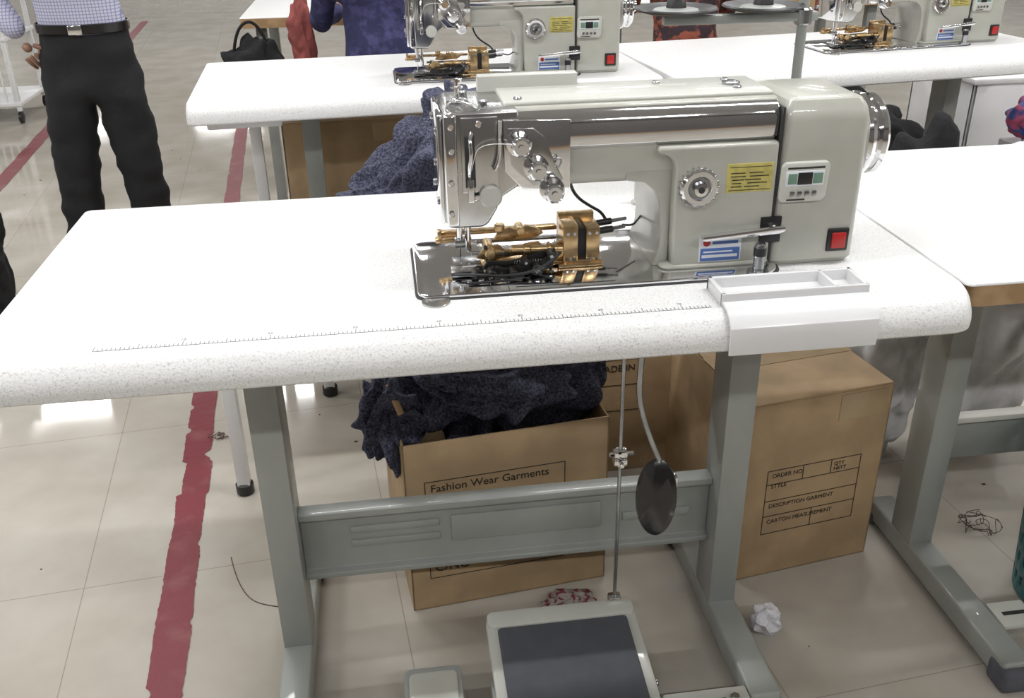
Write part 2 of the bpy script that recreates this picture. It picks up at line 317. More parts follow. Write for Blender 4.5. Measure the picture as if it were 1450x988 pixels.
# ------------------------------------------------------------------ sewing machine
def machine():
    e=empty('sewing_machine')
    slab('bed_cutout_rim',.520,1.012,.112,.318,[(.7602,0,0,0),(.7612,0,0,0)],(.02,.04,.02,.02),'dark',e)
    slab('bed_plate',.523,1.008,.1155,.3145,sl(.7603,.7665,.0015),(.018,.038,.018,.018),'chrome',e)
    cyl('hinge_ear',(.545,.108,.7602),(.545,.108,.7620),.018,'satin',e,24)
    tube('plate_seam',[(.640,.118,.7668),(.642,.20,.7668),(.640,.31,.7668)],.0005,'dark',e)
    tube('plate_slot',[(.65,.125,.7668),(.70,.123,.7668),(.78,.124,.7668)],.0006,'dark',e)
    # arm
    prism('arm',[(.172,.884),(.288,.884),(.292,.90),(.292,.97),(.284,.985),(.172,.985),(.166,.97),(.166,.90)],.63,.997,'paint',e,axis='x',bev=.004)
    prism('arm_chrome_cover',[(.158,.937),(.166,.932),(.19,.932),(.19,.984),(.177,.984),(.168,.980),(.161,.973),(.157,.962)],.645,.996,'chrome',e,axis='x',bev=.002,seg=3)
    box('arm_top_cover',(.645,.995),(.182,.288),(.983,.990),'paintlt',e,bev=.004,seg=3)
    cp=[(.864,.766),(.862,.80),(.861,.86),(.861,.905),(.857,.915),(.848,.921),(.838,.923),(.838,.932),(.997,.932),(.997,.766)]
    prism('column',cp,.150,.30,'paint',e,bev=.004,seg=3)
    prism('column_fillet',[(.862,.766),(.862,.90),(.80,.90),(.80,.886),(.825,.882),(.838,.872),(.846,.855),(.849,.81),(.848,.79),(.840,.766)],.166,.296,'paint',e,bev=.003)
    slab('column_base',.848,.999,.146,.304,sl(.7665,.772,.002),.012,'paint',e)
    slab('motor_housing',.999,1.118,.150,.300,[(.7605,.006,.006,.004),(.768,0,0,0),(.90,0,0,0),(.955,.001,.001,0),(.970,.005,.005,.003),(.980,.012,.012,.009),(.984,.022,.022,.018)],.012,'paint',e)
    box('housing_seam',(.9965,.9995),(.1505,.297),(.77,.975),'dark',e,bev=0)
    # head
    hp=[(.566,.845),(.570,.838),(.612,.838),(.620,.842),(.632,.862),(.634,.874),(.650,.884),(.660,.89),(.660,.986),(.575,.986),(.567,.978)]
    prism('head',hp,.158,.285,'satin',e,bev=.004,seg=3)
    box('face_plate',(.560,.567),(.165,.280),(.842,.982),'chrome',e,bev=.003)
    box('head_chrome_edge',(.567,.583),(.152,.160),(.842,.984),'chrome',e,bev=.003,seg=3)
    box('head_front_panel',(.588,.634),(.1545,.160),(.885,.980),'satin',e,bev=.002)
    box('takeup_slot',(.592,.605),(.1530,.156),(.892,.958),'dark',e,bev=.002)
    tube('takeup_lever',[(.598,.158,.90),(.596,.150,.915),(.600,.146,.935),(.598,.150,.955),(.602,.158,.962)],.0026,'chrome',e)
    box('thread_guide_plate',(.594,.602),(.146,.152),(.875,.905),'chrome',e,bev=.002)
    for x,z in ((.576,.97),(.576,.94),(.574,.90),(.573,.86),(.61,.972),(.606,.880)):
        cyl('head_screw',(x,.149,z),(x,.156,z),.0038,'chrome',e,12)
    for y,z in ((.18,.96),(.265,.96),(.18,.87),(.265,.87),(.22,.91)):
        cyl('side_screw',(.557,y,z),(.561,y,z),.005,'steel',e,12)
    cyl('head_cap',(.623,.148,.880),(.623,.160,.880),.0145,'paintlt',e,28)
    tube('head_chrome_strip',[(.628,.150,.915),(.634,.150,.925),(.636,.150,.95),(.636,.150,.975)],.003,'chrome',e)
    prism('tension_plate',[(.640,.975),(.724,.973),(.724,.886),(.664,.887),(.641,.912)],.150,.158,'chrome',e,bev=.0015)
    prism('tension_subplate',[(.645,.966),(.676,.966),(.690,.955),(.700,.93),(.714,.90),(.708,.890),(.676,.892),(.649,.920)],.1455,.1505,'satin',e,bev=.0012)
    for x,z in ((.658,.949),(.679,.918),(.699,.889)):
        lathe('tension_disc',[(.0145,0),(.0155,.002),(.008,.005),(.0145,.0075),(.0155,.0095),(.010,.012),(.0095,.020),(.0115,.021),(.0115,.027),(.009,.029),(.004,.029),(.004,.032),(0,.032)],(x,.146,z),(0,-1,0),'chrome',e,28)
        cyl('tension_gap',(x,.1395,z),(x,.1375,z),.0105,'dark',e,20)
        for k in range(10):
            a=k*math.pi/5; cyl('knurl',(x+.0112*math.cos(a),.126,z+.0112*math.sin(a)),(x+.0112*math.cos(a),.119,z+.0112*math.sin(a)),.0013,'steel',e,6)
    tube('check_spring',[(.70,.146,.925),(.708,.140,.930),(.712,.140,.922),(.705,.142,.915)],.0012,'steel',e)
    lathe('stitch_dial',[(.024,0),(.0255,.002),(.0255,.010),(.022,.013),(.016,.013),(.014,.010),(.010,.010),(.009,.018),(.004,.019),(0,.017)],(.891,.151,.879),(0,-1,0),'chrome',e,36)
    for k in range(20):
        a=k*math.pi/10; cyl('dial_knurl',(.891+.0252*math.cos(a),.150,.879+.0252*math.sin(a)),(.891+.0252*math.cos(a),.1395,.879+.0252*math.sin(a)),.0016,'satin',e,6)
    cyl('dial_centre',(.891,.134,.879),(.891,.1315,.879),.0045,'dark',e,14)
    cyl('dial_inset',(.891,.1405,.879),(.891,.1400,.879),.0145,'steel',e,24)
    box('info_sticker',(.929,.991),(.1488,.1502),(.868,.906),'yellow',e,bev=.0004)
    lines=[((.932,.988),(.1484,.1488),(z,z+w)) for z,w in ((.901,.0008),(.8705,.0008))]
    lines+=[((.934+random.random()*.004,.948+random.random()*.012),(.1484,.1488),(.875+i*.0045,.8762+i*.0045)) for i in range(5)]
    lines+=[((.952+random.random()*.012,.972+random.random()*.014),(.1484,.1488),(.875+i*.0045,.8762+i*.0045)) for i in range(5)]
    merge_boxes('sticker_print',lines,'ink',e)
    box('service_sticker',(.899,.957),(.1488,.1502),(.774,.808),'stw',e,bev=.0004)
    box('service_sticker_band',(.901,.955),(.1482,.1489),(.775,.793),'blue',e,bev=.0003)
    merge_boxes('service_print',[((.905,.945),(.1478,.1482),(.787,.789)),((.903,.952),(.1478,.1482),(.780,.784))],'stw',e)
    cyl('service_logo',(.909,.1489,.801),(.909,.1480,.801),.005,'red',e,16)
    merge_boxes('service_name',[((.917,.952),(.1484,.1488),(.7985,.8025))],'blue',e)
    slabp=[(1.003,.852),(1.058,.852),(1.064,.858),(1.066,.900),(1.062,.905),(1.006,.905),(1.001,.900),(1.000,.858)]
    prism('control_panel',slabp,.143,.151,'paintlt',e,bev=.002)
    box('display_bezel',(1.006,1.058),(.1415,.1432),(.874,.894),'stw',e,bev=.001)
    box('display',(1.022,1.042),(.1408,.1418),(.876,.892),'black',e,bev=.0005)
    box('display_left',(1.009,1.021),(.1408,.1418),(.877,.891),'green',e,bev=.0005)
    box('display_right',(1.043,1.056),(.1408,.1418),(.877,.891),'green',e,bev=.0005)
    for i in range(4): box('panel_button',(1.014+i*.010,1.020+i*.010),(.1405,.1435),(.860,.867),'steel',e,bev=.001)
    merge_boxes('panel_print',[((1.008,1.058),(.1424,.143),(.8965,.899)),((1.010,1.035),(.1424,.143),(.8545,.8565))],'dark',e)
    box('switch_bezel',(1.077,1.107),(.1465,.152),(.778,.810),'black',e,bev=.002)
    box('power_switch',(1.082,1.102),(.1435,.147),(.783,.805),'red',e,bev=.002)
    box('lever_recess',(.981,1.010),(.1480,.152),(.796,.832),'black',e,bev=.001)
    prism('reverse_lever',[(.896,.812),(.900,.810),(1.000,.815),(1.008,.818),(1.008,.824),(.995,.824),(.900,.817),(.896,.816)],.128,.138,'chrome',e,bev=.0015)
    cyl('lever_shaft',(.995,.150,.820),(.995,.136,.820),.005,'chrome',e,14)
    lathe('knee_post',[(.014,0),(.014,.003),(.0075,.004),(.0075,.022),(.008,.023),(.008,.036),(.0065,.040),(0,.041)],(.972,.120,.7665),(0,0,1),'steel',e,24)
    cyl('knee_post_cap',(.972,.120,.789),(.972,.120,.803),.0084,'black',e,20)
    lathe('handwheel',[(.030,0),(.050,.001),(.056,.006),(.058,.012),(.055,.018),(.049,.020),(.049,.024),(.054,.027),(.054,.034),(.048,.040),(.028,.040),(.026,.036),(.016,.036),(.015,.054),(.010,.057),(0,.057)],(1.119,.222,.918),(1,0,0),'chrome',e,48)
    lathe('handwheel_collar',[(.044,0),(.044,.004),(.038,.006)],(1.115,.222,.918),(1,0,0),'paint',e,40)
    box('rear_guard_box',(.622,.756),(.272,.292),(.955,1.006),'paintlt',e,bev=.002)
    lathe('thread_post',[(.006,0),(.006,.006),(.003,.007),(.003,.018),(.008,.019),(.008,.021),(.003,.022),(.003,.026),(.007,.027),(.007,.030),(0,.031)],(.590,.215,.985),(0,0,1),'chrome',e,18)
    cyl('thread_post_base',(.590,.215,.985),(.590,.215,.990),.014,'steel',e,20)
    for x,y in ((.62,.19),(.665,.20),(.60,.25),(.86,.26),(.955,.21),(.955,.26)):
        cyl('top_screw',(x,y,.9845),(x,y,.993),.0055,'steel',e,14)
    lathe('oil_cap',[(.012,0),(.012,.003),(.009,.004),(0,.004)],(.955,.235,.990),(0,0,1),'steel',e,20)
    tube('rear_thread_guide',[(.575,.19,.985),(.576,.17,1.0),(.60,.165,.995),(.612,.17,.985)],.0018,'chrome',e)
    cyl('needle_bar',(.585,.200,.80),(.585,.200,.845),.0042,'chrome',e,14)
    cyl('needle',(.585,.200,.768),(.585,.200,.80),.0012,'chrome',e,8)
    cyl('presser_bar',(.597,.215,.785),(.597,.215,.845),.0048,'chrome',e,14)
    box('presser_foot',(.575,.612),(.185,.225),(.7695,.776),'steel',e,bev=.0015)
    box('needle_clamp',(.578,.592),(.190,.210),(.800,.810),'steel',e,bev=.001)
    # brass pattern attachment
    g=lambda n,x,y,z,b=.0015,m='gold': box(n,x,y,z,m,e,bev=b)
    g('brass_arm',(.562,.720),(.222,.234),(.806,.812))
    g('brass_arm_tip',(.553,.585),(.208,.222),(.801,.807))
    g('brass_arm_upright',(.556,.562),(.208,.222),(.801,.818))
    prism('brass_side_plate',[(.605,.782),(.618,.797),(.636,.800),(.644,.792),(.662,.790),(.672,.799),(.690,.801),(.700,.790),(.722,.800),(.722,.784),(.70,.780),(.66,.783),(.63,.776)],.194,.199,'gold',e,bev=.0008)
    prism('brass_cam',[(.632,.800),(.640,.812),(.652,.817),(.664,.812),(.676,.818),(.690,.814),(.70,.806),(.690,.801),(.65,.798)],.212,.220,'gold',e,bev=.0008)
    prism('brass_lower_plate',[(.612,.772),(.640,.776),(.722,.774),(.722,.769),(.612,.768)],.186,.230,'gold',e,bev=.0008)
    cyl('brass_roller',(.652,.186,.795),(.722,.186,.792),.0055,'gold',e,18)
    cyl('brass_collar',(.668,.186,.7945),(.678,.186,.794),.0075,'gold',e,18)
    cyl('brass_collar',(.700,.186,.793),(.706,.186,.793),.0078,'gold',e,18)
    cyl('brass_pivot',(.624,.184,.790),(.624,.232,.790),.0075,'gold',e,18)
    cyl('brass_pivot',(.668,.205,.812),(.668,.232,.812),.006,'gold',e,18)
    cyl('brass_knob',(.640,.214,.812),(.640,.214,.822),.007,'gold',e,18)
    cyl('guide_rail',(.600,.205,.786),(.722,.205,.784),.0028,'steel',e,12)
    cyl('guide_rail',(.610,.238,.790),(.722,.238,.790),.0028,'steel',e,12)
    for i in range(12): tube('return_spring',[(.655+i*.0035,.176+.004*math.cos(a),.781+.004*math.sin(a)) for a in (0,1.05,2.1,3.14,4.2,5.2)],.0006,'steel',e,cyc=True)
    for i in range(16):
        x=random.uniform(.612,.716); z=random.uniform(.777,.806); y0=.1935 if z<.801 else .206
        cyl('brass_screw',(x,y0-.003,z),(x,y0+.002,z),random.uniform(.0018,.0034),random.choice(('steel','gold','steel','dark')),e,10)
    g('clamp_block',(.722,.742),(.182,.236),(.7668,.824),.0015)
    g('clamp_block_outer',(.753,.772),(.182,.236),(.7668,.820),.0015)
    g('clamp_bridge',(.722,.772),(.225,.236),(.795,.828),.0015)
    g('clamp_front_tie',(.735,.760),(.180,.188),(.7668,.776),.0012)
    g('clamp_gap',(.742,.753),(.186,.234),(.768,.818),.001,'black')
    g('clamp_foot',(.715,.776),(.178,.240),(.7668,.772),.001)
    for x in (.728,.737,.757,.767):
        for z in (.777,.813): cyl('clamp_screw',(x,.1795,z),(x,.183,z),.0026,'steel',e,10)
    # dark feed linkage
    prism('black_linkage',[(.600,.768),(.606,.775),(.616,.772),(.630,.780),(.640,.776),(.655,.778),(.672,.786),(.684,.780),(.700,.790),(.707,.784),(.704,.772),(.68,.7675),(.62,.7672)],.166,.172,'black',e,bev=.0008)
    prism('black_linkage_rear',[(.610,.770),(.62,.784),(.650,.780),(.690,.792),(.71,.796),(.712,.785),(.68,.775)],.178,.183,'black',e,bev=.0008)
    for i,(x,y,z,r) in enumerate(((.622,.150,.773,.0065),(.650,.148,.774,.0055),(.682,.150,.777,.0075),(.60,.154,.772,.005),(.668,.158,.785,.0045),(.702,.158,.792,.0055))):
        cyl('black_knuckle',(x,y,z),(x,y+.020,z),r,'black',e,14); cyl('knuckle_screw',(x,y-.001,z),(x,y+.001,z),r*.5,'steel',e,10)
    for i in range(10):
        a=.603+i*.011; cyl('linkage_screw',(a,.160,.771+.004*(i%3)),(a,.167,.771+.004*(i%3)),.0022,random.choice(('steel','black')),e,10)
    tube('linkage_arm',[(.575,.165,.772),(.60,.148,.778),(.64,.145,.773),(.69,.146,.780),(.715,.165,.795)],.0022,'black',e)
    tube('linkage_arm',[(.59,.140,.769),(.63,.138,.771),(.66,.144,.769)],.0020,'black',e)
    g('needle_plate_block',(.570,.604),(.165,.19),(.7686,.776),.001,'steel')
    for i,(dx,dz) in enumerate(((0,0),(.004,.008),(.002,-.007))):
        cyl('air_fitting',(.772,.205+.01*i,.806+dz),(.795,.207+.01*i,.808+dz),.0045,'black',e,12)
        cyl('air_nozzle',(.795,.207+.01*i,.808+dz),(.812+dx,.208+.01*i,.810+dz),.0025,'steel',e,10)
    tube('air_hose',[(.732,.205,.888),(.736,.21,.87),(.748,.22,.85),(.768,.225,.835),(.785,.225,.825),(.79,.22,.812)],.0022,'black',e)
    tube('cable',[(.812,.22,.808),(.83,.235,.800),(.842,.255,.802),(.86,.28,.806)],.0016,'black',e)
    tube('needle_thread',[(.658,.13,.949),(.61,.145,.955),(.600,.148,.92),(.588,.17,.86),(.585,.198,.80)],.0005,'white',e)
    return e
sm=machine()
post=empty('head_rest_post'); lathe('post',[(.012,0),(.012,.004),(.0075,.006),(.0075,.034),(.009,.036),(.009,.044),(0,.045)],(.896,.452,.7602),(0,0,1),'paintlt',post,20)
def threadstand(loc,rz=0):
    e=empty('thread_stand')
    cyl('pole',(1.162,.50,.7605),(1.162,.50,1.30),.008,'stand',e,18)
    lathe('pole_base',[(.025,0),(.025,.004),(.012,.008),(.012,.03),(0,.03)],(1.162,.50,.7605),(0,0,1),'stand',e,20)
    box('cross_arm',(.935,1.185),(.492,.508),(1.028,1.042),'stand',e,bev=.003)
    cyl('arm_clamp',(1.162,.50,1.022),(1.162,.50,1.048),.014,'steel',e,18)
    for x in (.955,1.095):
        lathe('spool_dish',[(.012,0),(.045,.003),(.062,.008),(.064,.010),(.062,.012),(.045,.007),(.012,.005),(0,.005)],(x,.50,1.043),(0,0,1),'black',e,36)
        lathe('dish_pad',[(.036,0),(.034,.003),(.012,.006),(0,.006)],(x,.50,1.049),(0,0,1),'stand',e,30)
        cyl('spool_pin',(x,.50,1.05),(x,.50,1.17),.003,'steel',e,10)
        lathe('pin_base',[(.016,0),(.014,.012),(.005,.022),(0,.022)],(x,.50,1.053),(0,0,1),'black',e,20)
    box('guide_arm',(.935,1.185),(.496,.504),(1.285,1.295),'steel',e,bev=.002)
    e.location=loc; e.rotation_euler=(0,0,rz); return e
ts=threadstand((0,0,0))
# ------------------------------------------------------------------ knee lifter, treadle and pedals
k=empty('knee_lifter')
box('bracket',(.79,.87),(.14,.17),(.698,.7118),'steel',k,bev=.002)
cyl('pivot',(.815,.13,.695),(.855,.13,.695),.008,'steel',k,14)
tube('lever',[(.825,.13,.695),(.820,.128,.62),(.822,.126,.57),(.850,.126,.49),(.872,.126,.44)],.0042,'steel',k)
box('clamp',(.864,.884),(.118,.134),(.430,.452),'chrome',k,bev=.004)
lathe('knee_pad',[(0,0),(.045,.001),(.058,.006),(.06,.012),(.05,.018),(0,.02)],(.858,.128,.418),Vector((-.55,-.8,.12)),'leather',k,40,sc=(.52,1.05))
t=empty('treadle_rod')
cyl('rod',(.833,.262,.085),(.833,.262,.711),.0032,'steel',t,12)
for z in (.40,.10,.385):
    box('rod_clamp',(.822,.844),(.254,.272),(z,z+.014),'chrome',t,bev=.003)
cyl('clamp_screw',(.815,.262,.405),(.855,.262,.405),.004,'chrome',t,10)
cyl('clamp_screw',(.833,.245,.392),(.833,.28,.392),.004,'chrome',t,10)
cyl('ball_joint',(.833,.262,.075),(.833,.262,.095),.009,'chrome',t,14)
p=empty('foot_pedal',(.735,.12,.0)); 
def pl(name,x0,x1,y0,y1,z,h,r,m,par):
    o=slab(name,x0,x1,y0,y1,sl(-h/2,h/2,.003),r,m,par); o.location=(0,0,z); o.rotation_euler=(math.radians(9),0,0); return o
pl('pedal_plate',-.130,.130,-.16,.148,.068,.014,.02,'paintlt',p)
pl('pedal_rim',-.128,.128,.112,.146,.077,.012,.012,'paintlt',p)
pl('rubber_pad',-.112,.112,-.15,.112,.077,.008,.006,'rubber',p)
cyl('hinge_shaft',(-.14,.0,.045),(.14,.0,.045),.007,'steel',p,14)
for sx in (-1,1): box('hinge_bracket',(sx*.128-.006,sx*.128+.006),(-.03,.03),(.0,.06),'stand',p,bev=.002)
sp=empty('auxiliary_pedal',(.508,.07,0))
pl('pedal_plate',-.048,.048,-.14,.125,.040,.010,.014,'stand',sp)
pl('pedal_pad',-.040,.040,-.13,.112,.046,.004,.010,'paint',sp)
box('pedal_hinge',(-.05,.05),(-.02,.02),(0,.036),'stand',sp,bev=.003)
br=empty('pedal_rail')
box('rail',(.872,1.010),(.02,.085),(.044,.056),'paintlt',br,bev=.003)
box('rail_slot',(.90,.97),(.055,.063),(.0555,.0568),'dark',br,bev=0)
for x in (.885,.985): cyl('rail_bolt',(x,.060,.055),(x,.060,.062),.008,'steel',br,6,bev=.001)
box('rail_support',(.872,.884),(.02,.085),(0,.044),'stand',br,bev=.002)
# ------------------------------------------------------------------ cartons
def carton(loc,rz,W,D,H,openp,tag):
    e=empty('cardboard_box',loc,rz); t=.004
    for nm,x,y,z in (('bottom',(0,W),(0,D),(0,t)),('side_near',(0,W),(0,t),(0,H)),('side_far',(0,W),(D-t,D),(0,H)),('side_left',(0,t),(0,D),(0,H)),('side_right',(W-t,W),(0,D),(0,H))):
        box(nm,x,y,z,'card',e,bev=.001)
    if not openp:
        box('flap_1',(.002,W-.002),(0.001,D*.49),(H,H+t),'card',e,bev=.001)
        box('flap_2',(.002,W-.002),(D*.5,D),(H,H+t),'card',e,bev=.001)
        box('tape_strip',(-.001,W+.001),(D*.5-.03,D*.5+.03),(H+t,H+t+.0008),'tape',e,bev=0)
        box('tape_drop',(W*.62,W*.62+.10),(-.0012,0),(H-.06,H-.005),'tape',e,bev=0)
    if tag is None: return e
    a,b,c,d,rows=tag
    lw=.0013; y=(-.0008,0)
    L=[((a,b),y,(c,c+lw)),((a,b),y,(d-lw,d)),((a,a+lw),y,(c,d)),((b-lw,b),y,(c,d))]
    for rz_ in rows: L.append(((a,b),y,(c+(d-c)*rz_,c+(d-c)*rz_+lw)))
    merge_boxes('print_frame',L,'ink',e)
    return e
c1=carton((.484,.403,0),math.radians(6.6),.378,.32,.365,True,(.035,.295,.07,.285,(.5,)))
text('print_text','Fashion Wear Garments',.022,(.045,-.0006,.262),FRONT,'ink',c1)
text('print_text','C/NO',.026,(.045,-.0006,.085),FRONT,'ink',c1)
c2=carton((1.107,.394,0),math.radians(9),.292,.33,.388,False,(.045,.245,.10,.245,(.28,.52,.78)))
for i,(s,z) in enumerate((('ORDER NO',.228),('STYLE',.205),('DESCRIPTION GARMENT',.160),('CARTON MEASUREMENT',.124))):
    text('print_text',s,.0125,(.055,-.0006,z),FRONT,'ink',c2)
text('print_text','QTY\nNETT',.011,(.187,-.0006,.230),FRONT,'ink',c2)
merge_boxes('print_divider',[((.12,.1215),(-.0008,0),(.214,.244)),((.18,.1815),(-.0008,0),(.214,.244)),((.15,.1515),(-.0008,0),(.10,.14))],'ink',c2)
c3=carton((.82,.80,0),math.radians(2),.36,.34,.42,False,(.09,.20,.16,.29,(.5,)))
text('print_text','MADE IN',.022,(.095,-.0006,.26),FRONT,'ink',c3)
h1=empty('fabric_pile')
heap('pile_main',(.695,.585,.41),(.175,.13,.125),3,'navy',h1,sub=6,fold=.20)
heap('pile_left',(.565,.56,.415),(.105,.10,.085),5,'navy',h1,sub=6,fold=.22)
heap('pile_overhang',(.470,.475,.385),(.05,.055,.085),9,'navy',h1,sub=6,fold=.25)
heap('pile_right',(.79,.60,.45),(.095,.10,.09),12,'navy',h1,sub=6,fold=.2)
heap('pile_front',(.68,.50,.42),(.12,.06,.05),14,'navy',h1,sub=6,fold=.2)
cyl('wooden_stick',(.47,.44,.47),(.488,.42,.42),.006,'wood',h1,10)
b=empty('low_bench')
box('seat',(.10,.75),(.83,1.30),(.47,.50),'white',b,bev=.005)
for x,y in ((.125,.85),(.30,1.28),(.72,.85),(.72,1.28)):
    box('leg',(x-.014,x+.014),(y-.014,y+.014),(.012,.47),'white',b,bev=.003)
    cyl('leg_foot',(x,y,0),(x,y,.03),.02,'black',b,12)
h2=empty('fabric_pile',(0,0,0))
heap('pile_main',(.66,1.03,.64),(.17,.16,.155),15,'navy',h2,sub=6,fold=.20,zmin=.501)
heap('pile_side',(.53,1.02,.60),(.13,.14,.10),17,'navy',h2,sub=6,fold=.22,zmin=.501)
heap('pile_cap',(.66,1.05,.76),(.085,.09,.075),21,'navy',h2,sub=6,fold=.25)
# ------------------------------------------------------------------ right neighbour table
t2=empty('work_table',(1.2265,.045,0))
slab('laminate_top',0,1.25,0,.628,[(.7575,0,0,0),(.7590,0,0,0),(.7605,.0008,.0008,.0008)],.01,'top2',t2)
slab('plywood_core',0.012,1.249,0.001,.627,[(.728,0,0,0),(.7574,0,0,0)],.01,'wood',t2)
for kx,x in enumerate((.225,1.0)):
    box('column_%d'%kx,(x,x+.048),(.337,.41),(.052,.715),'stand',t2,bev=.004)
    box('top_bracket_%d'%kx,(x-.01,x+.06),(.20,.55),(.712,.728),'stand',t2,bev=.002)
    box('foot_%d'%kx,(x-.002,x+.05),(.015,.50),(.012,.056),'stand',t2,bev=.006,seg=3)
    box('foot_cap_%d'%kx,(x-.007,x+.055),(.0,.055),(0,.048),'rubber',t2,bev=.012,seg=3)
    box('foot_cap_rear_%d'%kx,(x-.005,x+.053),(.47,.505),(0,.03),'rubber',t2,bev=.008,seg=3)
box('crossbar',(.276,1.0),(.372,.385),(.225,.32),'stand',t2,bev=.004)
box('crossbar_lip',(.276,1.0),(.358,.385),(.310,.322),'paintlt',t2,bev=.003)
box('low_rail',(.276,.345),(.10,.16),(.045,.056),'paintlt',t2,bev=.003)
box('rail_slot',(.29,.335),(.125,.133),(.0555,.0572),'dark',t2,bev=0)
# ------------------------------------------------------------------ row 2 and 3
t3=empty('sewing_table',(.03,1.35,0),.055); tabletop(t3,W=1.20,D=.60); stand(t3)
box('white_leg',(.118,.148),(.30,.33),(0,.70),'white',t3,bev=.003)
box('apron',(.04,.22),(.05,.40),(.69,.7118),'white',t3,bev=.004)
m2=clone(sm,(.01,1.40,0)); 
t4=empty('sewing_table',(1.25,1.41,0),math.radians(6)); tabletop(t4,W=1.25,D=.60); stand(t4)
m3=clone(sm,(1.26,1.51,0),math.radians(6))
t5=empty('work_table',(-.02,2.90,0))
slab('laminate_top',0,1.25,0,.60,[(.7575,0,0,0),(.7605,.0015,.0015,.0015)],.01,'top2',t5)
slab('plywood_core',0,1.25,0,.60,[(.722,0,0,0),(.7574,0,0,0)],.01,'wood',t5)
for x in (.05,1.15):
    for y in (.05,.52): box('leg',(x,x+.04),(y,y+.04),(0,.722),'stand',t5,bev=.003)
t6=clone(t5,(1.40,2.95,0))
c4=carton((.20,1.82,0),0,.42,.3,.60,False,None)
c5=carton((.65,1.84,0),0,.30,.3,.45,False,None)
# ------------------------------------------------------------------ people
def hand(parent,name,wrist,dirv,up,s=1.,curl=.5,side=1):
    d=Vector(dirv).normalized(); u=Vector(up).normalized(); w=d.cross(u).normalized()*side; o=Vector(wrist)
    V=[];E=[]
    def add(pt,r,prev=None):
        V.append((tuple(pt),r)); i=len(V)-1
        if prev is not None: E.append((prev,i))
        return i
    a=add(o,.020*s); pm=add(o+d*.040*s,(.030*s,.016*s),a); 
    skinbody(name+'_palm',V,E,lambda c:0,['skin'],parent,0,2)
    for fi,(off,L) in enumerate(((-.026,.062),(-.009,.072),(.009,.068),(.026,.052))):
        V=[];E=[]; b0=o+d*.045*s+w*off*s; i=add(b0,.0085*s); p0=b0; ang=0
        for kk in range(3):
            ang+=curl; p0=p0+(d*math.cos(ang)-u*math.sin(ang))*L*s/2.6; i=add(p0,(.008-.001*kk)*s,i)
        skinbody(name+'_finger_%d'%(fi+1),V,E,lambda c:0,['skin'],parent,0,2)
    V=[];E=[]; i=add(o+d*.02*s-w*.02*s,.010*s); i=add(o+d*.045*s-w*.042*s,.009*s,i); add(o+d*.068*s-w*.046*s-u*.01*s,.0075*s,i)
    skinbody(name+'_thumb',V,E,lambda c:0,['skin'],parent,0,2)
def head(parent,c,face,s=1.,hairlen=0.):
    c=Vector(c); f=Vector(face).normalized(); r=f.cross(Vector((0,0,1))).normalized()
    bm=bmesh.new(); bmesh.ops.create_icosphere(bm,subdivisions=4,radius=1)
    for v in bm.verts:
        d=v.co.copy(); fz=d.z; wd=.070*(1-.22*max(0,-fz)); 
        x=d.x*wd; y=d.y*.088*(1-.12*max(0,-fz)); z=d.z*.105
        if d.y>.75 and -.25<fz<.15 and abs(d.x)<.22: y+=.018*(1-abs(d.x)/.22)*(1-abs(fz+.05)/.2)
        if d.y>.6 and abs(fz-.08)<.12 and .2<abs(d.x)<.55: y-=.006
        if d.y>.5 and fz<-.75: y+=.01
        v.co=c+(r*x+f*y+Vector((0,0,z)))*s
    finish('head',bm,'skin',parent,ang=180)
    for sx in (-1,1):
        p=c+(r*sx*.027+f*.079+Vector((0,0,.008)))*s
        lathe('eye',[(0,-.008*s),(.008*s,-.002*s),(.0085*s,0),(.006*s,.004*s),(0,.006*s)],p,f,'white',parent,14)
        lathe('pupil',[(.004*s,0),(0,.002*s)],p+f*.005*s,f,'black',parent,10)
        q=c+(r*sx*.070)*s; lathe('ear',[(0,-.006*s),(.022*s,-.002*s),(.024*s,.003*s),(.012*s,.002*s),(0,0)],q,r*sx,'skin',parent,16,sc=(.6,1.1))
        cyl('eyebrow',p+Vector((0,0,.018*s))-r*.012*s+f*.006*s,p+Vector((0,0,.018*s))+r*.012*s+f*.006*s,.003*s,'hair',parent,8)
    cyl('mouth',c+(f*.078-r*.020+Vector((0,0,-.048)))*s,c+(f*.078+r*.020+Vector((0,0,-.048)))*s,.005*s,'redcloth',parent,10)
    bm=bmesh.new(); bmesh.ops.create_icosphere(bm,subdivisions=4,radius=1)
    dl=[v for v in bm.verts if (v.co.y>.35 and v.co.z<.55) or (v.co.z<-.35-hairlen) or (v.co.z<.05 and v.co.y>.0)]
    bmesh.ops.delete(bm,geom=dl,context='VERTS')
    for v in bm.verts:
        d=v.co.copy(); v.co=c+(r*d.x*.078+f*(d.y*.094-.004)+Vector((0,0,d.z*.113+.004)))*s
    o=finish('hair',bm,'hair',parent,ang=180); md=o.modifiers.new('so','SOLIDIFY'); md.thickness=.006
def shoe(parent,x,y,ang,s=1.):
    prof=[(-.045,0),(-.045,.05),(-.02,.062),(.02,.060),(.06,.04),(.12,.034),(.165,.022),(.175,.0)]
    bm=bmesh.new(); rings=[]
    for k_ in range(9):
        tt=k_/8; ww=-1+2*tt
        rings.append([bm.verts.new(((u*s)*(1-.10*ww*ww*(u>0)),ww*.040*s*(1-.35*max(0,(u-.08)/.1)), v*s*(1-.35*abs(ww)**3))) for u,v in prof])
    n=len(prof)
    for A,B in zip(rings,rings[1:]):
        for i in range(n): bm.faces.new((A[i],A[(i+1)%n],B[(i+1)%n],B[i]))
    bm.faces.new(rings[0]); bm.faces.new(rings[-1])
    o=finish('shoe',bm,'leather',parent,ang=50); o.location=(x,y,0); o.rotation_euler=(0,0,ang)
man=empty('standing_man')
Y=2.12
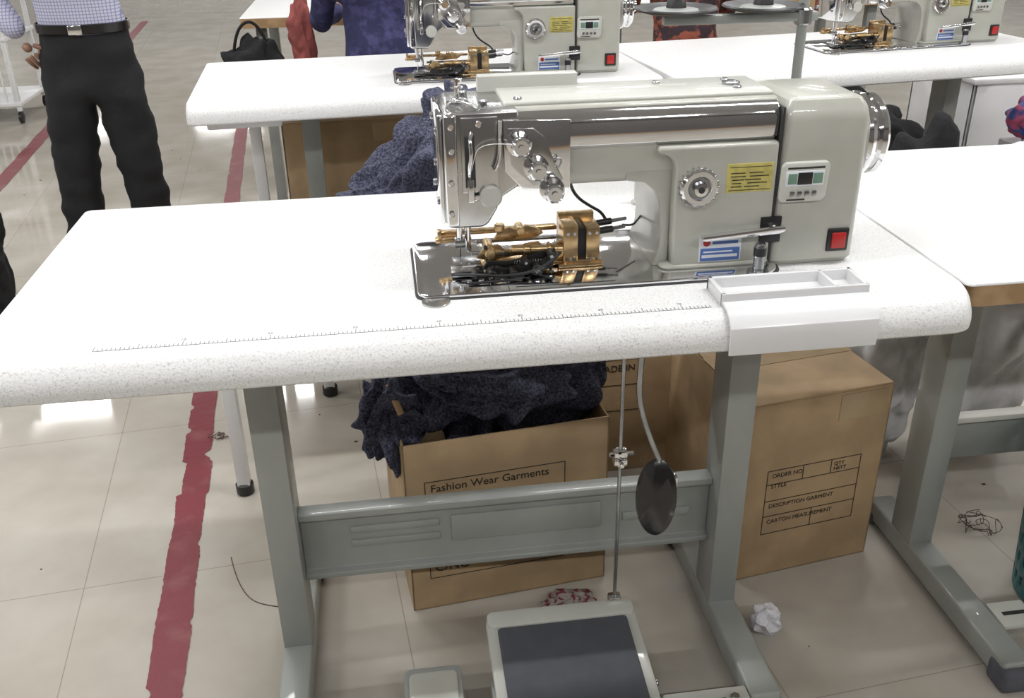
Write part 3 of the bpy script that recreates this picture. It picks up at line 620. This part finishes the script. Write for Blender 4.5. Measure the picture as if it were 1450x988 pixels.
V=[((-.372,Y,.80),(.130,.088)),((-.372,Y,.90),(.128,.085)),((-.385,Y,1.02),(.138,.09)),((-.392,Y,1.14),(.130,.08)),((-.395,Y,1.20),(.05,.045)),((-.395,Y-.01,1.26),(.045,.045)),
   ((-.440,Y,.70),(.086,.088)),((-.478,Y-.01,.40),(.068,.070)),((-.500,Y+.01,.09),(.050,.058)),
   ((-.305,Y,.70),(.086,.088)),((-.278,Y-.01,.40),(.068,.070)),((-.262,Y+.01,.09),(.050,.058)),
   ((-.530,Y,1.13),.052),((-.640,Y+.04,.96),.044),((-.548,Y-.02,.83),.036),
   ((-.255,Y,1.13),.052),((-.185,Y+.11,.98),.042),((-.31,Y+.14,.93),.032)]
E=[(0,1),(1,2),(2,3),(3,4),(4,5),(0,6),(6,7),(7,8),(0,9),(9,10),(10,11),(3,12),(12,13),(13,14),(3,15),(15,16),(16,17)]
def asg(c):
    if c.z>1.205: return 2
    if c.z<.765: return 0
    if c.z<.845 and c.x>-.520 and c.x<-.20: return 0
    return 1
bd=skinbody('body',V,E,asg,['trouser','shirt','skin'],man,0,3)
for v in bd.data.vertices:
    c=v.co
    if c.z<.80:
        nn=noise.noise(Vector((c.x*9,c.y*9,c.z*22)))*.012; v.co=c+v.normal*nn
    else: v.co=c+v.normal*noise.noise(Vector((c.x*14,c.y*14,c.z*16)))*.007
def ring(z,dz=.02):
    pts=[]
    for i in range(40):
        a=2*math.pi*i/40; dx,dy=math.cos(a),math.sin(a); best=0
        for v in bd.data.vertices:
            if abs(v.co.z-z)<dz and -.53<v.co.x<-.2:
                x,y=v.co.x+.372,v.co.y-Y; rr_=math.hypot(x,y)
                if rr_>1e-4 and (x*dx+y*dy)/rr_>.985: best=max(best,rr_)
        pts.append(best if best>0 else .1)
    return [(pts[i-1]+2*pts[i]+pts[(i+1)%40])/4 for i in range(40)]
rb=ring(.852)
bm=bmesh.new(); RR=[]
for z,o_ in ((.838,.002),(.840,.006),(.864,.006),(.866,.002)):
    RR.append([bm.verts.new((-.372+(rb[i]+o_)*math.cos(2*math.pi*i/40),Y+(rb[i]+o_)*math.sin(2*math.pi*i/40),z)) for i in range(40)])
for A,B in zip(RR,RR[1:]):
    for i in range(40): bm.faces.new((A[i],A[(i+1)%40],B[(i+1)%40],B[i]))
finish('belt',bm,'leather',man)
yb=Y-rb[30]
box('belt_buckle',(-.392,-.352),(yb-.012,yb-.004),(.838,.866),'chrome',man,bev=.003)
shoe(man,-.500,Y-.02,-math.pi/2-.2,.95); shoe(man,-.262,Y-.02,-math.pi/2+.2,.95)
hand(man,'right_hand',(-.540,Y-.03,.815),(.45,.02,-.9),(0,-1,0),.85,.3,1)
hand(man,'left_hand',(-.31,Y+.14,.93),(-.95,.0,-.2),(0,1,0),.85,.35,1)
head(man,(-.395,Y-.03,1.36),(.1,-1,-.05),.85)
def seated(x,y,cl,name,rz=0,s=.92):
    e=empty(name,(x,y,0),rz)
    V=[((0,0,.52),(.145,.12)),((0,.02,.64),(.125,.09)),((0,.05,.78),(.14,.09)),((0,.07,.90),(.13,.08)),((0,.08,.96),.05),((0,.09,1.01),.042),
       ((-.09,.05,.50),.08),((-.11,.36,.50),.062),((-.11,.38,.09),.042),((.09,.05,.50),.08),((.11,.36,.50),.062),((.11,.38,.09),.042),
       ((-.165,.07,.90),.052),((-.21,.16,.76),.042),((-.13,.38,.80),.030),((.165,.07,.90),.052),((.21,.16,.76),.042),((.13,.38,.80),.030)]
    E=[(0,1),(1,2),(2,3),(3,4),(4,5),(0,6),(6,7),(7,8),(0,9),(9,10),(10,11),(3,12),(12,13),(13,14),(3,15),(15,16),(16,17)]
    def a(c):
        if c.z>.965: return 2
        if abs(c.x)>.03 and c.y>.30 and c.z>.65: return 2
        if c.z<.56 and c.y>.16: return 0
        return 1
    o=skinbody('body',V,E,a,['blackcl',cl,'skin'],e,0,3)
    for v in o.data.vertices: v.co=v.co+v.normal*noise.noise(Vector((v.co.x*12,v.co.y*12,v.co.z*14)))*.010
    head(e,(0,.13,1.09),(0,1,-.4),.85,.5)
    for sx in (-1,1):
        hand(e,'hand_%d'%(sx+2),(sx*.13,.38,.800),(-sx*.3,.9,-.1),(0,0,1),.82,.3,sx)
        shoe(e,sx*.11,.39,math.pi/2,.85)
    lathe('stool_seat',[(.15,0),(.16,.01),(.16,.03),(.15,.04),(0,.04)],(0,0,.365),(0,0,1),'wood',e,30)
    for ax,ay in ((-.1,-.1),(.1,-.1),(.1,.1),(-.1,.1)): cyl('stool_leg',(ax,ay,.37),(ax*1.3,ay*1.3,0),.012,'steel',e,10)
    return e
seated(.50,2.48,'bluecl','seated_operator')
seated(1.62,2.52,'redprint','seated_operator')
# ------------------------------------------------------------------ soft goods & clutter
cc=empty('hanging_cloth'); heap('cloth',(.215,2.80,.68),(.045,.04,.18),31,'redcloth',cc,sub=5,fold=.14)
bg=empty('black_bag'); heap('bag_body',(.02,2.80,.56),(.12,.06,.14),33,'blackcl',bg,sub=5,fold=.12); tube('bag_strap',[(-.04,2.80,.66),(-.02,2.79,.75),(.06,2.79,.77),(.09,2.80,.66)],.006,'blackcl',bg)
sk=empty('fabric_sack'); heap('sack_body',(-.80,1.98,.20),(.10,.12,.22),35,'blackcl',sk,sub=5,fold=.12,zmin=0)
tl=empty('rack_trolley')
for z in (.10,.45,.80): box('shelf',(-2.25,-1.52),(4.75,5.25),(z,z+.02),'white',tl,bev=.003)
for x in (-2.24,-1.54):
    for y in (4.77,5.22):
        box('upright',(x-.012,x+.012),(y-.012,y+.012),(.07,.95),'white',tl,bev=.003)
        lathe('caster',[(.02,0),(.032,.004),(.032,.02),(.02,.024)],(x-.012,y,.034),(1,0,0),'black',tl,18)
for i in range(16): box('slat',(-2.2+i*.043,-2.19+i*.043),(4.755,4.765),(.12,.80),'white',tl,bev=.002)
sb=empty('black_fabric_pile'); heap('pile',(1.90,1.30,.30),(.15,.14,.30),41,'blackcl',sb,sub=5,fold=.12,zmin=0)
wb=empty('storage_bin'); 
for nm,x,y in (('wall_near',(2.55,3.4),(2.15,2.165)),('wall_far',(2.55,3.4),(2.55,2.565)),('wall_side_1',(2.55,2.565),(2.15,2.565)),('wall_side_2',(3.385,3.4),(2.15,2.565))): box(nm,x,y,(0,.55),'white',wb,bev=.004)
box('bin_floor',(2.56,3.39),(2.16,2.56),(0,.02),'white',wb,bev=.002); box('bin_lid',(2.54,3.41),(2.14,2.575),(.55,.57),'white',wb,bev=.005)
db=empty('dark_sack'); heap('sack_body',(2.12,2.25,.27),(.26,.18,.27),55,'blackcl',db,sub=5,fold=.12,zmin=0)
pb=empty('patterned_cloth_pile'); heap('pile',(2.26,1.30,.53),(.16,.10,.05),43,'bluegr',pb,sub=5,fold=.10,zmin=.501)
box('crate',(2.11,2.42),(1.20,1.40),(0,.50),'white',pb,bev=.006)
mb=empty('shopping_bag'); heap('bag',(2.58,1.78,.52),(.12,.09,.09),45,'multi',mb,sub=5,fold=.12,zmin=.441); box('bag_stand',(2.48,2.68),(1.70,1.86),(0,.44),'white',mb,bev=.006)
pl1=empty('plastic_bag'); heap('bag',(1.56,.80,.24),(.10,.09,.23),47,'whitecl',pl1,sub=5,fold=.16,zmin=0)
pl2=empty('plastic_bag'); heap('bag',(1.83,.80,.32),(.13,.10,.31),49,'whitecl',pl2,sub=5,fold=.16,zmin=0)
bk=empty('laundry_basket')
bm=bmesh.new(); seg=64; rows=16
vs=[[bm.verts.new((1.735+(.115+.0015*j)*math.cos(2*math.pi*i/seg),.255+(.115+.0015*j)*math.sin(2*math.pi*i/seg),.003+.021*j)) for i in range(seg)] for j in range(rows+1)]
for j in range(rows):
    for i in range(seg):
        if 1<=j<rows-1 and i%2==0 and j%2==1: continue
        bm.faces.new((vs[j][i],vs[j][(i+1)%seg],vs[j+1][(i+1)%seg],vs[j+1][i]))
bm.faces.new(vs[0])
o=finish('basket',bm,'turq',bk); md=o.modifiers.new('s','SOLIDIFY'); md.thickness=.004
cp=bmesh.new(); bmesh.ops.create_icosphere(cp,subdivisions=3,radius=.026)
for v in cp.verts: v.co*=1+.5*noise.noise(v.co*70)+random.uniform(-.12,.12)
for v in cp.verts: v.co+=Vector((1.118,.258,.024)); v.co.z=max(v.co.z,.0005)
finish('crumpled_paper',cp,'paper',smooth=False)
def tangle(name,c,r,n,m,th=.0008,h=.02):
    e=empty(name)
    for k_ in range(n):
        a=random.random()*6.3; pts=[]
        for i in range(7):
            a+=random.uniform(-1.5,1.5); pts.append((c[0]+math.cos(a)*r*random.uniform(.2,1),c[1]+math.sin(a)*r*random.uniform(.2,1)*.8,th*1.5+random.random()*h))
        tube('strand',pts,th,m,e)
    return e
fs_=empty('fabric_scrap'); heap('scrap',(.775,.37,.010),(.045,.028,.018),51,'scrap2',fs_,sub=5,fold=.3,zmin=.0005)
tangle('thread_tangle',(1.66,.47),.06,8,'scrap',.0007,.03)
tangle('thread_tangle',(.03,1.10),.03,5,'scrap',.0008,.008)
tube('loose_thread',[(.12,.62,.001),(.15,.50,.001),(.22,.45,.001),(.30,.44,.001)],.0008,'scrap')
lt=[]
for i in range(60):
    x=random.uniform(-1.2,1.9); y=random.uniform(0,5); s_=random.uniform(.001,.004)
    lt.append(((x,x+s_*2),(y,y+s_),(0.0002,.002)))
merge_boxes('floor_lint',lt,'scrap')
# ------------------------------------------------------------------ world, camera
w=bpy.data.worlds.new('w'); S.world=w; w.use_nodes=True; w.node_tree.nodes['Background'].inputs[0].default_value=(.8,.85,.9,1); w.node_tree.nodes['Background'].inputs[1].default_value=.5
f,p_,rr,yw,cx,cy,cz=1356.1,.4641,-.0176,.1277,.4977,-1.0056,1.2481
d=Vector((math.sin(yw)*math.cos(p_),math.cos(yw)*math.cos(p_),-math.sin(p_)))
rt=Vector((math.cos(yw),-math.sin(yw),0)); up=rt.cross(d)
r2=rt*math.cos(rr)+up*math.sin(rr); u2=-rt*math.sin(rr)+up*math.cos(rr)
cam=bpy.data.cameras.new('camera'); co=bpy.data.objects.new('camera',cam); COL.objects.link(co)
mt=Matrix((r2,u2,-d)).transposed().to_4x4(); mt.translation=Vector((cx,cy,cz)); co.matrix_world=mt
cam.sensor_width=36; cam.lens=f/1450*36; cam.clip_start=.02; cam.clip_end=100
if ZOOM:
    zx,zy,zw,zh=ZOOM; k_=1450/zw; cam.lens*=k_
    cam.shift_x=((zx+zw/2)-725)/1450*k_; cam.shift_y=-((zy+zh/2)-494)/1450*k_
S.camera=co
S.view_settings.view_transform='Standard'; S.view_settings.look='None'; S.view_settings.exposure=-0.17
